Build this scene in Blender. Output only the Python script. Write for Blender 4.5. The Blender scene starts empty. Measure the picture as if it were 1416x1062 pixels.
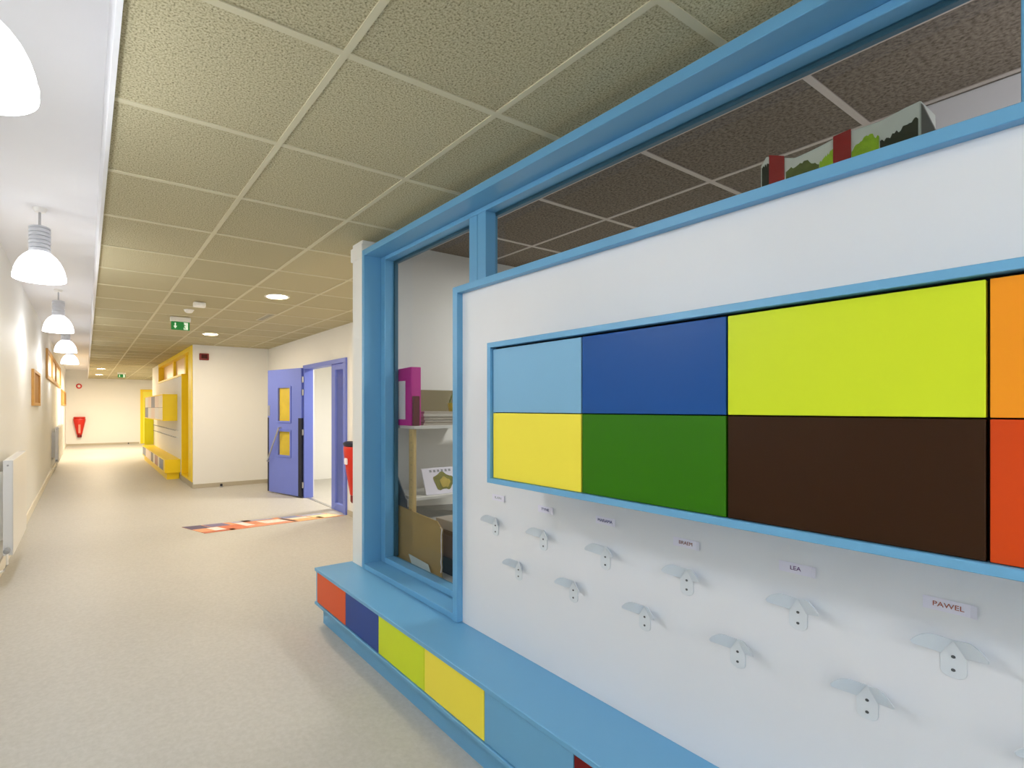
import bpy, bmesh, math, random
from mathutils import Vector, Matrix
random.seed(7)
S = bpy.context.scene
COL = S.collection
PI = math.pi

# ------------------------------------------------------------------ materials
def lin(c):
    return tuple(((v/255)/12.92 if v/255 <= 0.04045 else ((v/255+0.055)/1.055)**2.4) for v in c) + (1.0,)
MATS = {}
def mat(name, rgb, rough=0.5, spec=0.5, metal=0.0, var=0.03, scale=6.0, bump=0.0, bscale=80.0, coat=0.0):
    if name in MATS: return MATS[name]
    m = bpy.data.materials.new(name); m.use_nodes = True
    nt = m.node_tree; n = nt.nodes; b = n['Principled BSDF']
    b.inputs['Roughness'].default_value = rough
    b.inputs['Specular IOR Level'].default_value = spec
    b.inputs['Metallic'].default_value = metal
    b.inputs['Coat Weight'].default_value = coat
    tc = n.new('ShaderNodeTexCoord'); nz = n.new('ShaderNodeTexNoise')
    nz.inputs['Scale'].default_value = scale; nz.inputs['Detail'].default_value = 4
    nt.links.new(tc.outputs['Object'], nz.inputs['Vector'])
    mx = n.new('ShaderNodeMix'); mx.data_type = 'RGBA'
    L = lin(rgb)
    mx.inputs[6].default_value = tuple(v*(1-var) for v in L[:3])+(1,)
    mx.inputs[7].default_value = tuple(min(1, v*(1+var)) for v in L[:3])+(1,)
    nt.links.new(nz.outputs['Fac'], mx.inputs[0]); nt.links.new(mx.outputs[2], b.inputs['Base Color'])
    if bump > 0:
        n2 = n.new('ShaderNodeTexNoise'); n2.inputs['Scale'].default_value = bscale; n2.inputs['Detail'].default_value = 3
        nt.links.new(tc.outputs['Object'], n2.inputs['Vector'])
        bp = n.new('ShaderNodeBump'); bp.inputs['Strength'].default_value = bump; bp.inputs['Distance'].default_value = 0.004
        nt.links.new(n2.outputs['Fac'], bp.inputs['Height']); nt.links.new(bp.outputs['Normal'], b.inputs['Normal'])
    MATS[name] = m
    return m
def emit(name, rgb, strength, base=(250, 250, 250)):
    m = mat(name, base, rough=0.4)
    b = m.node_tree.nodes['Principled BSDF']
    b.inputs['Emission Color'].default_value = lin(rgb)
    b.inputs['Emission Strength'].default_value = strength
    return m
def glass_mat(name, tint=(0.8, 0.82, 0.82), refl=1.0):
    m = bpy.data.materials.new(name); m.use_nodes = True
    nt = m.node_tree; n = nt.nodes; n.remove(n['Principled BSDF'])
    tr = n.new('ShaderNodeBsdfTransparent'); tr.inputs['Color'].default_value = (*tint, 1)
    gl = n.new('ShaderNodeBsdfGlossy'); gl.inputs['Roughness'].default_value = 0.0
    lw = n.new('ShaderNodeLayerWeight'); lw.inputs['Blend'].default_value = 0.5
    fr = n.new('ShaderNodeMath'); fr.operation = 'POWER'; fr.inputs[1].default_value = 5.0     # Schlick
    nt.links.new(lw.outputs['Facing'], fr.inputs[0])
    ml = n.new('ShaderNodeMath'); ml.operation = 'MULTIPLY_ADD'; ml.inputs[1].default_value = 0.5*refl; ml.inputs[2].default_value = 0.02
    mx = n.new('ShaderNodeMixShader')
    nt.links.new(fr.outputs[0], ml.inputs[0]); nt.links.new(ml.outputs[0], mx.inputs[0])
    nt.links.new(tr.outputs[0], mx.inputs[1]); nt.links.new(gl.outputs[0], mx.inputs[2])
    nt.links.new(mx.outputs[0], n['Material Output'].inputs['Surface'])
    MATS[name] = m
    return m
def speckle(name, cols, stops, scale, rough, bump=0.0, detail=3.0, big=0.0, spec=0.4, stretch=(1, 1, 1), tile=0.0):
    m = bpy.data.materials.new(name); m.use_nodes = True
    nt = m.node_tree; n = nt.nodes; b = n['Principled BSDF']
    b.inputs['Roughness'].default_value = rough; b.inputs['Specular IOR Level'].default_value = spec
    tc = n.new('ShaderNodeTexCoord'); mp = n.new('ShaderNodeMapping'); mp.inputs['Scale'].default_value = stretch
    nt.links.new(tc.outputs['Object'], mp.inputs['Vector'])
    nz = n.new('ShaderNodeTexNoise'); nz.inputs['Scale'].default_value = scale; nz.inputs['Detail'].default_value = detail
    nz.inputs['Roughness'].default_value = 0.65
    nt.links.new(mp.outputs[0], nz.inputs['Vector'])
    cr = n.new('ShaderNodeValToRGB'); e = cr.color_ramp.elements
    for i, (c, s) in enumerate(zip(cols, stops)):
        el = e[i] if i < 2 else e.new(s)
        el.position = s; el.color = lin(c)
    nt.links.new(nz.outputs['Fac'], cr.inputs[0])
    out = cr.outputs[0]
    if big > 0:
        n3 = n.new('ShaderNodeTexNoise'); n3.inputs['Scale'].default_value = 1.3; n3.inputs['Detail'].default_value = 3
        nt.links.new(tc.outputs['Object'], n3.inputs['Vector'])
        mr = n.new('ShaderNodeMapRange'); mr.inputs['To Min'].default_value = 1-big; mr.inputs['To Max'].default_value = 1+big
        nt.links.new(n3.outputs['Fac'], mr.inputs['Value'])
        vm = n.new('ShaderNodeVectorMath'); vm.operation = 'SCALE'
        nt.links.new(out, vm.inputs[0]); nt.links.new(mr.outputs[0], vm.inputs['Scale']); out = vm.outputs[0]
    if tile:
        gp = n.new('ShaderNodeNewGeometry'); sb = n.new('ShaderNodeVectorMath'); sb.operation = 'SUBTRACT'; sb.inputs[1].default_value = (0.0656, 1.415, 0)
        dv = n.new('ShaderNodeVectorMath'); dv.operation = 'DIVIDE'; dv.inputs[1].default_value = (0.625, 0.6255, 10)
        fl_ = n.new('ShaderNodeVectorMath'); fl_.operation = 'FLOOR'
        wn = n.new('ShaderNodeTexWhiteNoise'); wn.noise_dimensions = '3D'
        nt.links.new(gp.outputs['Position'], sb.inputs[0]); nt.links.new(sb.outputs[0], dv.inputs[0]); nt.links.new(dv.outputs[0], fl_.inputs[0]); nt.links.new(fl_.outputs[0], wn.inputs['Vector'])
        m2 = n.new('ShaderNodeMapRange'); m2.inputs['To Min'].default_value = 1-tile; m2.inputs['To Max'].default_value = 1+tile
        nt.links.new(wn.outputs['Value'], m2.inputs['Value'])
        v2 = n.new('ShaderNodeVectorMath'); v2.operation = 'SCALE'
        nt.links.new(out, v2.inputs[0]); nt.links.new(m2.outputs[0], v2.inputs['Scale']); out = v2.outputs[0]
    nt.links.new(out, b.inputs['Base Color'])
    if bump > 0:
        bp = n.new('ShaderNodeBump'); bp.inputs['Strength'].default_value = bump; bp.inputs['Distance'].default_value = 0.006
        nt.links.new(nz.outputs['Fac'], bp.inputs['Height']); nt.links.new(bp.outputs['Normal'], b.inputs['Normal'])
    MATS[name] = m
    return m

M_ceil = speckle('wood_wool_tile', [(104, 96, 74), (184, 175, 143), (208, 200, 169)], [0.33, 0.47, 0.64], 150, 0.95, 0.12, detail=5, big=0.05, spec=0.1, tile=0.07)
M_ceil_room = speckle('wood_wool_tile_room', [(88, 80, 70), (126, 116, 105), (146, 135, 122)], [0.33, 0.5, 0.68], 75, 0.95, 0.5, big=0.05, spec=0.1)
M_floor = speckle('vinyl_floor', [(182, 180, 174), (188, 186, 180), (194, 192, 187)], [0.3, 0.5, 0.7], 45, 0.5, 0.0, big=0.05, spec=0.42)
M_white = mat('white_wall_paint', (236, 236, 233), 0.6, 0.3, var=0.01, bump=0.05, bscale=300)
M_wcool = mat('white_panel_laminate', (233, 234, 238), 0.42, 0.4, var=0.01)
M_soffit = mat('white_plaster', (232, 232, 236), 0.7, 0.3, var=0.01)
M_grid = mat('ceiling_bar_metal', (206, 199, 170), 0.5, 0.4, var=0.02)
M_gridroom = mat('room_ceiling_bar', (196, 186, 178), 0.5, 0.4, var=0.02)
M_plinth = mat('grey_skirting', (186, 178, 160), 0.55, 0.3)
M_plinthw = mat('cream_skirting', (236, 230, 214), 0.5, 0.3)
M_blue = mat('sky_blue_paint', (104, 166, 208), 0.38, 0.5, var=0.02, scale=3)
M_door = mat('cornflower_blue_paint', (112, 128, 214), 0.4, 0.5, var=0.03)
M_yel = mat('sunny_yellow_paint', (254, 220, 22), 0.4, 0.5, var=0.02)
M_lime_y = mat('acid_yellow_paint', (238, 238, 10), 0.4, 0.5)
M_black = mat('black_gap', (12, 12, 14), 0.7, 0.2)
M_dark = mat('dark_rubber', (38, 40, 54), 0.5, 0.4)
M_steel = mat('brushed_steel', (190, 190, 192), 0.35, 0.5, metal=0.8)
M_hook = mat('white_powder_coat', (222, 227, 232), 0.35, 0.5, var=0.0)
M_screw = mat('dark_screw', (96, 98, 100), 0.5, 0.5, metal=0.5)
M_rad = mat('radiator_enamel', (236, 234, 230), 0.35, 0.5, var=0.01)
M_pine = mat('pale_pine', (216, 190, 134), 0.55, 0.3, var=0.12, scale=14)
M_oak = mat('honey_oak', (206, 156, 84), 0.5, 0.4, var=0.15, scale=16)
M_oakd = mat('tan_cork', (190, 142, 84), 0.8, 0.2, var=0.15, scale=60)
M_red = mat('red_vinyl', (206, 40, 22), 0.35, 0.5, var=0.04)
M_darkred = mat('dark_red_plastic', (128, 12, 20), 0.4, 0.5)
M_paper = mat('white_paper', (236, 234, 248), 0.7, 0.2, var=0.01)
M_green = emit('exit_green', (20, 130, 60), 0.25, base=(20, 120, 50))
M_greenw = emit('exit_white', (230, 250, 230), 0.35, base=(235, 250, 235))
M_plw = mat('white_plastic', (238, 236, 232), 0.4, 0.5)
M_grey = mat('mid_grey_plastic', (150, 154, 160), 0.4, 0.5)
M_glow = emit('lamp_glow', (250, 251, 255), 2.2)
M_glow_w = emit('downlight_glow', (255, 226, 176), 26.0)
M_glass = glass_mat('clear_glass', (0.86, 0.86, 0.845), 1.0)
M_glass2 = glass_mat('clear_glass_yellow_pod', (0.92, 0.92, 0.9), 0.6)
M_amber = mat('yellow_reflection_pane', (205, 182, 62), 0.2, 0.6, var=0.25, scale=5)  # reflection of the yellow pod put into the pane colour
PANEL = {k: mat('laminate_'+k, c, 0.33, 0.22, var=0.015, scale=3) for k, c in dict(
    light_blue=(128, 178, 212), navy=(22, 78, 150), lime=(206, 224, 40), orange=(240, 150, 30), red=(200, 40, 30),
    yellow=(244, 228, 76), green=(48, 112, 2), brown=(50, 26, 5), vermilion=(206, 70, 18), dark_red=(120, 20, 20),
    coral=(222, 88, 40), cobalt=(38, 72, 148), pale_pink=(244, 222, 206), cream=(246, 236, 214), black=(40, 36, 34),
    russet=(178, 104, 62), slate=(112, 124, 148), white=(238, 234, 228)).items()}

# ------------------------------------------------------------------ mesh helpers
ORG = {}
class MB:
    def __init__(s): s.bm = bmesh.new()
    def _bev(s, verts, bev, seg=1):
        if bev <= 0: return
        es = {e for v in verts for e in v.link_edges}
        bmesh.ops.bevel(s.bm, geom=list(es), offset=bev, segments=seg, affect='EDGES', profile=0.5)
    def box(s, x0, x1, y0, y1, z0, z1, bev=0.0, seg=1):
        r = bmesh.ops.create_cube(s.bm, size=1.0)
        for v in r['verts']:
            v.co = Vector(((x0+x1)/2+v.co.x*(x1-x0), (y0+y1)/2+v.co.y*(y1-y0), (z0+z1)/2+v.co.z*(z1-z0)))
        s._bev(r['verts'], bev, seg); return s
    def prism(s, pts, vec, bev=0.0):
        """closed polygon (3-D points) extruded along vec"""
        vec = Vector(vec)
        a = [s.bm.verts.new(Vector(p)) for p in pts]; b = [s.bm.verts.new(Vector(p)+vec) for p in pts]
        n = len(pts)
        s.bm.faces.new(a); s.bm.faces.new(list(reversed(b)))
        for i in range(n): s.bm.faces.new([a[(i+1) % n], a[i], b[i], b[(i+1) % n]])
        bmesh.ops.recalc_face_normals(s.bm, faces=s.bm.faces[:])
        s._bev(a+b, bev); return s
    def tube(s, pts, r, n=12, cap=True):
        pts = [Vector(p) for p in pts]; rings = []
        for i, p in enumerate(pts):
            d = (pts[min(i+1, len(pts)-1)]-pts[max(i-1, 0)]).normalized()
            up = Vector((0, 0, 1)) if abs(d.z) < 0.9 else Vector((1, 0, 0))
            u = d.cross(up).normalized(); w = d.cross(u)
            rr = r[i] if isinstance(r, (list, tuple)) else r
            rings.append([s.bm.verts.new(p+(u*math.cos(2*PI*k/n)+w*math.sin(2*PI*k/n))*rr) for k in range(n)])
        for a, b in zip(rings, rings[1:]):
            for k in range(n): s.bm.faces.new([a[k], a[(k+1) % n], b[(k+1) % n], b[k]])
        if cap: s.bm.faces.new(rings[0][::-1]); s.bm.faces.new(rings[-1])
        bmesh.ops.recalc_face_normals(s.bm, faces=s.bm.faces[:])
        return s
    def lathe(s, prof, c, n=32, axis='Z', cap=(False, False)):
        c = Vector(c); rings = []
        for r, h in prof:
            ring = []
            for k in range(n):
                a = 2*PI*k/n; p, q = r*math.cos(a), r*math.sin(a)
                o = Vector((p, q, h)) if axis == 'Z' else (Vector((h, p, q)) if axis == 'X' else Vector((p, h, q)))
                ring.append(s.bm.verts.new(c+o))
            rings.append(ring)
        for a, b in zip(rings, rings[1:]):
            for k in range(n): s.bm.faces.new([a[k], a[(k+1) % n], b[(k+1) % n], b[k]])
        if cap[0]: s.bm.faces.new(rings[0])
        if cap[1]: s.bm.faces.new(rings[-1])
        bmesh.ops.recalc_face_normals(s.bm, faces=s.bm.faces[:])
        return s
    def build(s, name, m, parent=None, label=None, smooth=False, local=False):
        me = bpy.data.meshes.new(name)
        if parent is not None:
            o0 = ORG.get(parent.name, Vector((0, 0, 0))) if not local else Vector((0, 0, 0))
        else:
            vs = [v.co for v in s.bm.verts]
            o0 = Vector(((min(v.x for v in vs)+max(v.x for v in vs))/2, (min(v.y for v in vs)+max(v.y for v in vs))/2, min(v.z for v in vs)))
        for v in s.bm.verts: v.co -= o0
        bmesh.ops.recalc_face_normals(s.bm, faces=s.bm.faces[:])
        s.bm.to_mesh(me); s.bm.free()
        if smooth:
            for p in me.polygons: p.use_smooth = True
            try: me.set_sharp_from_angle(angle=math.radians(40))
            except Exception: pass
        me.materials.append(m)
        o = bpy.data.objects.new(name, me); COL.objects.link(o)
        if parent is None: o.location = o0; ORG[o.name] = o0
        else: o.parent = parent; ORG[o.name] = o0
        if label: o['label'] = label
        return o
def tag(o, label, cat, group=None):
    o['label'] = label; o['category'] = cat
    if group: o['group'] = group
    return o
def thing(name, label, cat, loc=(0, 0, 0), rz=0.0, group=None):
    o = bpy.data.objects.new(name, None); COL.objects.link(o)
    o.empty_display_size = 0.1
    o.location = loc; o.rotation_euler = (0, 0, rz)
    ORG[o.name] = Vector(loc) if rz == 0 else Vector((0, 0, 0))
    return tag(o, label, cat, group)
def struct(o): o['kind'] = 'structure'; return o
def sempty(name, loc):
    o = bpy.data.objects.new(name, None); COL.objects.link(o); o.location = loc; ORG[o.name] = Vector(loc)
    return struct(o)
def copy_tree(o, parent=None):
    c = o.copy(); COL.objects.link(c)
    if parent is not None: c.parent = parent
    for ch in list(o.children): copy_tree(ch, c)
    return c
def lettering(body, size, centre, right, up, m, parent, width=None, name='lettering'):
    cu = bpy.data.curves.new('letters', 'FONT'); cu.body = body; cu.size = size; cu.extrude = 0.0003
    cu.align_x = 'CENTER'; cu.align_y = 'CENTER'
    tmp = bpy.data.objects.new('letters', cu); COL.objects.link(tmp)
    dg = bpy.context.evaluated_depsgraph_get(); dg.update()
    me = bpy.data.meshes.new_from_object(tmp.evaluated_get(dg)); me.name = name
    bpy.data.objects.remove(tmp); bpy.data.curves.remove(cu)
    R = Vector(right); U = Vector(up); N = R.cross(U)
    xs = [v.co.x for v in me.vertices]; sx = (width/(max(xs)-min(xs))) if width else 1
    o0 = ORG.get(parent.name, Vector((0, 0, 0)))
    for v in me.vertices:
        v.co = Vector(centre)+R*(v.co.x*sx)+U*v.co.y+N*v.co.z-o0
    me.materials.clear(); me.materials.append(m)
    o = bpy.data.objects.new(name, me); COL.objects.link(o); o.parent = parent; ORG[o.name] = o0
    return o

# ------------------------------------------------------------------ room shell
XL, SOF, DROP = -0.62, 2.80, 0.087
YB, YF = -4.6, 22.0
ZC = 2.5
fl = struct(MB().box(-0.8, 6.2, YB-0.1, YF+0.1, -0.06, 0).build('floor', M_floor))
struct(MB().box(XL-0.1, XL, YB, YF, 0, SOF).build('wall_left', M_white))
struct(MB().box(XL-0.1, 6.2, YF, YF+0.1, 0, SOF+.1).build('wall_far', M_white))
struct(MB().box(XL-0.1, 6.2, YB-0.1, YB, 0, SOF+.1).build('wall_near', M_white))
struct(MB().box(XL-0.1, DROP-0.016, YB, YF, SOF, SOF+0.05).build('ceiling', M_soffit))
struct(MB().box(DROP-0.016, DROP, YB, YF, 2.485, SOF+0.05).build('trim_1', M_soffit))
cb = MB()
cb.box(DROP, 1.66, YB, YF, ZC, ZC+0.03)
cb.box(1.66, 6.2, 3.14, YF, ZC, ZC+0.03)
struct(cb.build('ceiling', M_ceil))
def lattice(xs, ys, x0, x1, y0, y1, w, z0, z1, name, m):
    """one connected mesh of ceiling bars"""
    def cuts(c, a, b): return [a]+sorted({q for p in c for q in (p-w/2, p+w/2) if a < q < b})+[b]
    cx, cy = cuts(xs, x0, x1), cuts(ys, y0, y1)
    inx = lambda v: any(abs(v-p) < w/2 for p in xs); iny = lambda v: any(abs(v-p) < w/2 for p in ys)
    bm = bmesh.new(); V = {}
    def vv(x, y):
        k = (round(x, 5), round(y, 5))
        if k not in V: V[k] = bm.verts.new((x, y, z0))
        return V[k]
    for a, b in zip(cx, cx[1:]):
        for c, d in zip(cy, cy[1:]):
            if inx((a+b)/2) or iny((c+d)/2): bm.faces.new([vv(a, c), vv(a, d), vv(b, d), vv(b, c)])
    r = bmesh.ops.extrude_face_region(bm, geom=bm.faces[:])
    for v in r['geom']:
        if isinstance(v, bmesh.types.BMVert): v.co.z = z1
    mb = MB(); mb.bm.free(); mb.bm = bm
    return struct(mb.build(name, m))
gx = [0.0656+0.625*k for k in range(1, 10)]
gy = [1.415+0.6255*k for k in range(-10, 34)]
lattice(gx[:2], gy, DROP+0.001, 1.655, YB, YF, 0.024, ZC-0.004, ZC+0.004, 'trim_2', M_grid)
lattice(gx[2:], [y for y in gy if y > 3.3], 1.656, 6.0, 3.2, YF, 0.024, ZC-0.004, ZC+0.004, 'trim_3', M_grid)

# right-hand side: pod carrying the bench, store room behind it, lobby with the blue door, far pod
XP = 1.58
wr = MB()
wr.box(XP, XP+0.08, YB, 1.934, 0, 1.96)                 # coat-peg panel
wr.box(XP+0.02, 1.83, 1.934, 2.93, 0, 0.355)            # apron below the window
wr.box(1.665, 1.83, YB, 2.93, 2.4305, 2.7)                 # head above the frames
struct(wr.build('wall_right', M_wcool))
struct(MB().box(1.555, 1.70, 2.93, 3.07, 0, ZC).build('wall_end', M_white))   # corner pier
struct(MB().box(1.545, 1.72, 2.925, 3.085, 2.385, 2.475, 0.004).build('trim_4', M_white))
struct(MB().box(1.70, 6.2, 3.07+.07, 3.24, 0, 2.7).build('wall_storeroom', M_white))
struct(MB().box(1.70, 1.90, 3.02, 3.14, 0, 2.62).build('wall_storeroom', M_white))
struct(MB().box(4.6, 4.7, YB, 3.14, 0, 2.7).build('wall_storeroom', M_white))
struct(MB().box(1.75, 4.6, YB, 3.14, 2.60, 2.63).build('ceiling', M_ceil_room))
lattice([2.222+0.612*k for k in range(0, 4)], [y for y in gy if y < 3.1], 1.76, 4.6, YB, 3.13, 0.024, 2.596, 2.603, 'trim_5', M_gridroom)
struct(MB().box(2.86, 4.6, YB, 0.76, 2.36, 2.60, 0.004).build('trim_6', M_soffit))   # dropped white bulkhead in the store room

# lobby wall with the blue door (X = 2.934) and the side wall of the far pod
XD = 2.934
wd = MB()
wd.box(XD, XD+0.16, 3.24, 5.95, 0, ZC)
wd.box(XD, XD+0.16, 7.455, 9.28, 0, ZC)
wd.box(XD, XD+0.16, 5.95, 7.455, 2.06, ZC)
struct(wd.build('wall_lobby', M_white))
rm = MB()
rm.box(XD+0.16, 6.2, 9.2, 9.28, 0, ZC); rm.box(5.4, 5.5, 3.24, 9.2, 0, ZC)
struct(rm.build('wall_classroom', M_white))

# far pod body (yellow)
PY0, PY1, PX = 9.28, 15.5, 1.60
wp = MB()
wp.box(PX, XD, PY0, PY0+0.05, 0, ZC)                     # side facing the camera
wp.box(PX+.25, XD, PY0+.05, PY1, 0, ZC)                  # core
wp.box(PX, PX+.25, 10.45, PY1, 0, 2.02)                  # peg panel
wp.box(PX, PX+.25, 14.06, PY1, 2.02, ZC)
struct(wp.build('wall_pod', M_white))
struct(MB().box(PX, XD, PY0-0.012, PY0, 0, 0.07).build('baseboard_pod', M_plinth))
struct(MB().box(PX-0.012, PX, PY0-.012, 10.6, 0, 0.10).build('baseboard_pod', M_plinth))
struct(MB().box(XD-0.012, XD, 3.24, 5.93, 0, 0.07).build('baseboard_lobby', M_plinth))
struct(MB().box(XD-0.012, XD, 7.47, 9.27, 0, 0.07).build('baseboard_lobby', M_plinth))
struct(MB().box(XL, 1.8, YF-0.012, YF, 0, 0.07).build('baseboard_far', M_plinth))
bl = MB(); bl.box(XL, XL+0.018, YB, YF-.012, 0.0, 0.11, 0.004)
struct(bl.build('baseboard_left', M_plinthw))

# ------------------------------------------------------------------ blue window and transom (fixed joinery)
win = sempty('window_1', (1.55, 2.4, 0.355))
MB().box(1.55, 1.69, 2.90, 2.93, 0.355, 2.43, 0.002).build('window_surround', M_blue, win)
MB().box(1.55, 1.69, YB, 2.899, 2.392, 2.43, 0.002).build('window_surround', M_blue, win)
MB().box(1.55, 1.69, 1.969, 2.899, 0.3555, 0.388, 0.002).build('window_surround', M_blue, win)
wf = MB()
wf.box(1.676, 1.755, 2.845, 2.899, 0.389, 2.391, 0.002)      # stile
wf.box(1.676, 1.755, YB, 2.844, 2.366, 2.391, 0.002)          # head rail
wf.box(1.676, 1.755, 2.0, 2.844, 0.389, 0.424, 0.002)         # bottom rail
wf.build('window_frame', M_blue, win)
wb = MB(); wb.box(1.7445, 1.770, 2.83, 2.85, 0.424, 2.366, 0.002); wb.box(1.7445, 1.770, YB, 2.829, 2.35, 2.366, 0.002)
wb.build('glazing_bead', mat('shaded_blue_paint', (66, 112, 138), 0.4), win)                          # room-side bead; shade behind the glass put into its colour
for y0, y1 in ((1.875, 2.0), (0.10, 0.225)):
    m = MB(); c = (y0+y1)/2
    m.box(1.676, 1.755, y0, c-0.001, 0.389 if y0 > 1 else 1.99, 2.3655, 0.002); m.box(1.676, 1.755, c+0.001, y1, 0.389 if y0 > 1 else 1.99, 2.3655, 0.002)
    m.build('mullion', M_blue, win)
MB().box(1.676, 1.755, YB, 1.8745, 1.991, 2.015, 0.002).build('window_sill', M_blue, win)
MB().box(1.738, 1.744, 2.0, 2.845, 0.424, 2.366).build('window_pane', M_glass, win)
MB().box(1.738, 1.744, 0.225, 1.875, 2.015, 2.366).build('window_pane', M_glass, win)
MB().box(1.738, 1.744, YB, 0.10, 2.015, 2.366).build('window_pane', M_glass, win)
# square-edged frame round the white peg panel
ps = MB()
ps.box(1.545, 1.675, 1.934, 1.969, 0.3555, 1.99, 0.0015); ps.box(1.545, 1.675, YB, 1.9335, 1.958, 1.99, 0.0015)
struct(ps.build('trim_7', M_blue))

# ------------------------------------------------------------------ storage bench
BX, BY1, BY0 = 1.285, 3.09, -1.6
bench = thing('storage_bench', 'long sky blue low bench with coloured fronts below the coat hooks', 'bench', (1.43, 0.75, 0))
MB().box(BX, 1.5795, BY0, BY1, 0.334, 0.3545, 0.002).build('bench_top', M_blue, bench)
MB().box(BX, 1.575, BY0, BY1, 0.116, 0.134, 0.002).build('base_board', M_blue, bench)
MB().box(1.327, 1.575, BY0, BY1-0.047, 0, 0.1155).build('plinth', M_blue, bench)
MB().box(BX+.012, 1.575, BY1-0.020, BY1, 0.1345, 0.3335).build('end_panel', M_blue, bench)
MB().box(BX+.03, 1.57, BY0, BY1-0.021, 0.135, 0.333).build('carcass', M_black, bench)
ys = [3.066, 2.647, 2.262, 1.850, 1.455, 1.045, 0.64, 0.235, -0.17, -0.575, -0.98]
for i, (k, lab) in enumerate([('coral', 'orange-red front'), ('cobalt', 'navy blue front'), ('lime', 'lime green front'), ('yellow', 'yellow front'), (None, 'sky blue front'), ('dark_red', 'dark red front'), ('lime', 'lime green front'), ('green', 'green front'), ('yellow', 'yellow front'), ('navy', 'navy blue front')]):
    MB().box(BX+.008, BX+.026, ys[i+1]+.0015, ys[i]-.0015, 0.1365, 0.3325, 0.001).build('front_panel', PANEL[k] if k else M_blue, bench, label=lab)

# ------------------------------------------------------------------ wall cabinet with coloured doors
CX, CY1, CY0, CZ0, CZ1 = 1.30, 1.448, -0.64, 1.118, 1.645
cab = thing('wall_cabinet', 'blue framed wall cabinet with two rows of coloured doors above the coat hooks', 'cabinet', (1.44, 0.4, CZ0))
fr = MB()
fr.box(CX, XP-.001, CY0, CY1, CZ0, CZ0+.019, .001); fr.box(CX, XP-.001, CY0, CY1, CZ1-.019, CZ1, .001)
fr.box(CX, XP-.001, CY1-.017, CY1, CZ0+.0191, CZ1-.0191, .001); fr.box(CX, XP-.001, CY0, CY0+.017, CZ0+.0191, CZ1-.0191, .001)
fr.build('cabinet_frame', M_blue, cab)
MB().box(CX+.03, XP-.002, CY0+.018, CY1-.018, CZ0+.02, CZ1-.02).build('carcass', M_black, cab)
cy = [1.4285, 1.0315, 0.619, 0.2115, -0.2, -0.62]
for r, (z0, z1, cols) in enumerate([(1.3835, 1.6185, ['light_blue', 'navy', 'lime', 'orange', 'green']), (1.1385, 1.3805, ['yellow', 'green', 'brown', 'vermilion', 'light_blue'])]):
    for i, k in enumerate(cols):
        g = 0.0025
        MB().box(CX+.012, CX+.0295, cy[i+1]+g, cy[i]-g, z0, z1, .0008).build('door', PANEL[k], cab, label=k.replace('_', ' ')+' door')

# ------------------------------------------------------------------ coat hooks
def make_hook():
    root = thing('coat_hook', 'x', 'hook', (0, 0, 0), 0, 'white twin-winged coat hooks on the white panel')
    # local frame: wall at x = 0 (room towards -x), viewer's right is -y
    w = 0.0195
    pts = [(-0.003, w, 0.018), (-0.003, w, -0.026)]
    for k in range(1, 6):
        a = PI*k/6
        pts.append((-0.003, w*math.cos(a), -0.026-0.014*math.sin(a)))
    pts += [(-0.003, -w, -0.026), (-0.003, -w, 0.018), (-0.003, -0.006, 0.040), (-0.003, 0.006, 0.040)]
    MB().prism(pts, (0.0028, 0, 0), 0.0004).build('back_plate', M_hook, root)
    for s in (1, -1):
        # wing: tongue folded off the shoulder of the plate, outwards and sideways, its upper corner rounded
        A = Vector((-0.003, s*0.0015, 0.042)); B = Vector((-0.003, s*0.0195, 0.009))
        d = Vector((-0.040, s*0.040, 0.016)); e = B-A
        P = [A, B, B + d*0.9]
        for k in range(9):
            a = k/8*PI/2
            P.append(B + d*(0.55+0.45*math.cos(a)) - e*(0.16+0.84*math.sin(a)))
        n = e.cross(d).normalized()*0.0022
        if n.x > 0: n = -n
        MB().prism(P, n, 0.0003).build('wing', M_hook, root)
    for z in (0.006, -0.022):
        MB().lathe([(0.0001, -0.0052), (0.0025, -0.0050), (0.0034, -0.0038), (0.0034, -0.0028)], (0, 0, z), 12, 'X').build('screw', M_screw, root)
    return root
hk = make_hook()
upper = [1.70, 1.423, 1.14, 0.857, 0.575, 0.302]
lower = [1.559, 1.277, 0.993, 0.716, 0.44, 0.158]
ulab = ['below the leftmost blank-looking name tag, farthest of the upper row', 'below the second name tag from the left, upper row',
        'below the purple-lettered name tag under the green door', 'below the faint red-lettered name tag, upper row',
        'below the LEA name tag', 'large and nearest of the upper row, below the PAWEL name tag']
llab = ['farthest and smallest of the lower row', 'second from the left in the lower row', 'third from the left in the lower row',
        'fourth from the left in the lower row', 'lower row, near the bottom right corner left of the cut-off hook', 'cut off by the right edge of the picture, lower row']
for row, labs, z in ((upper, ulab, 0.866), (lower, llab, 0.706)):
    for y, lb in zip(row, labs):
        o = hk if (row is upper and y == 1.70) else copy_tree(hk)
        o.location = (XP-0.0005, y, z)
        o['label'] = 'white coat hook '+lb

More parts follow.
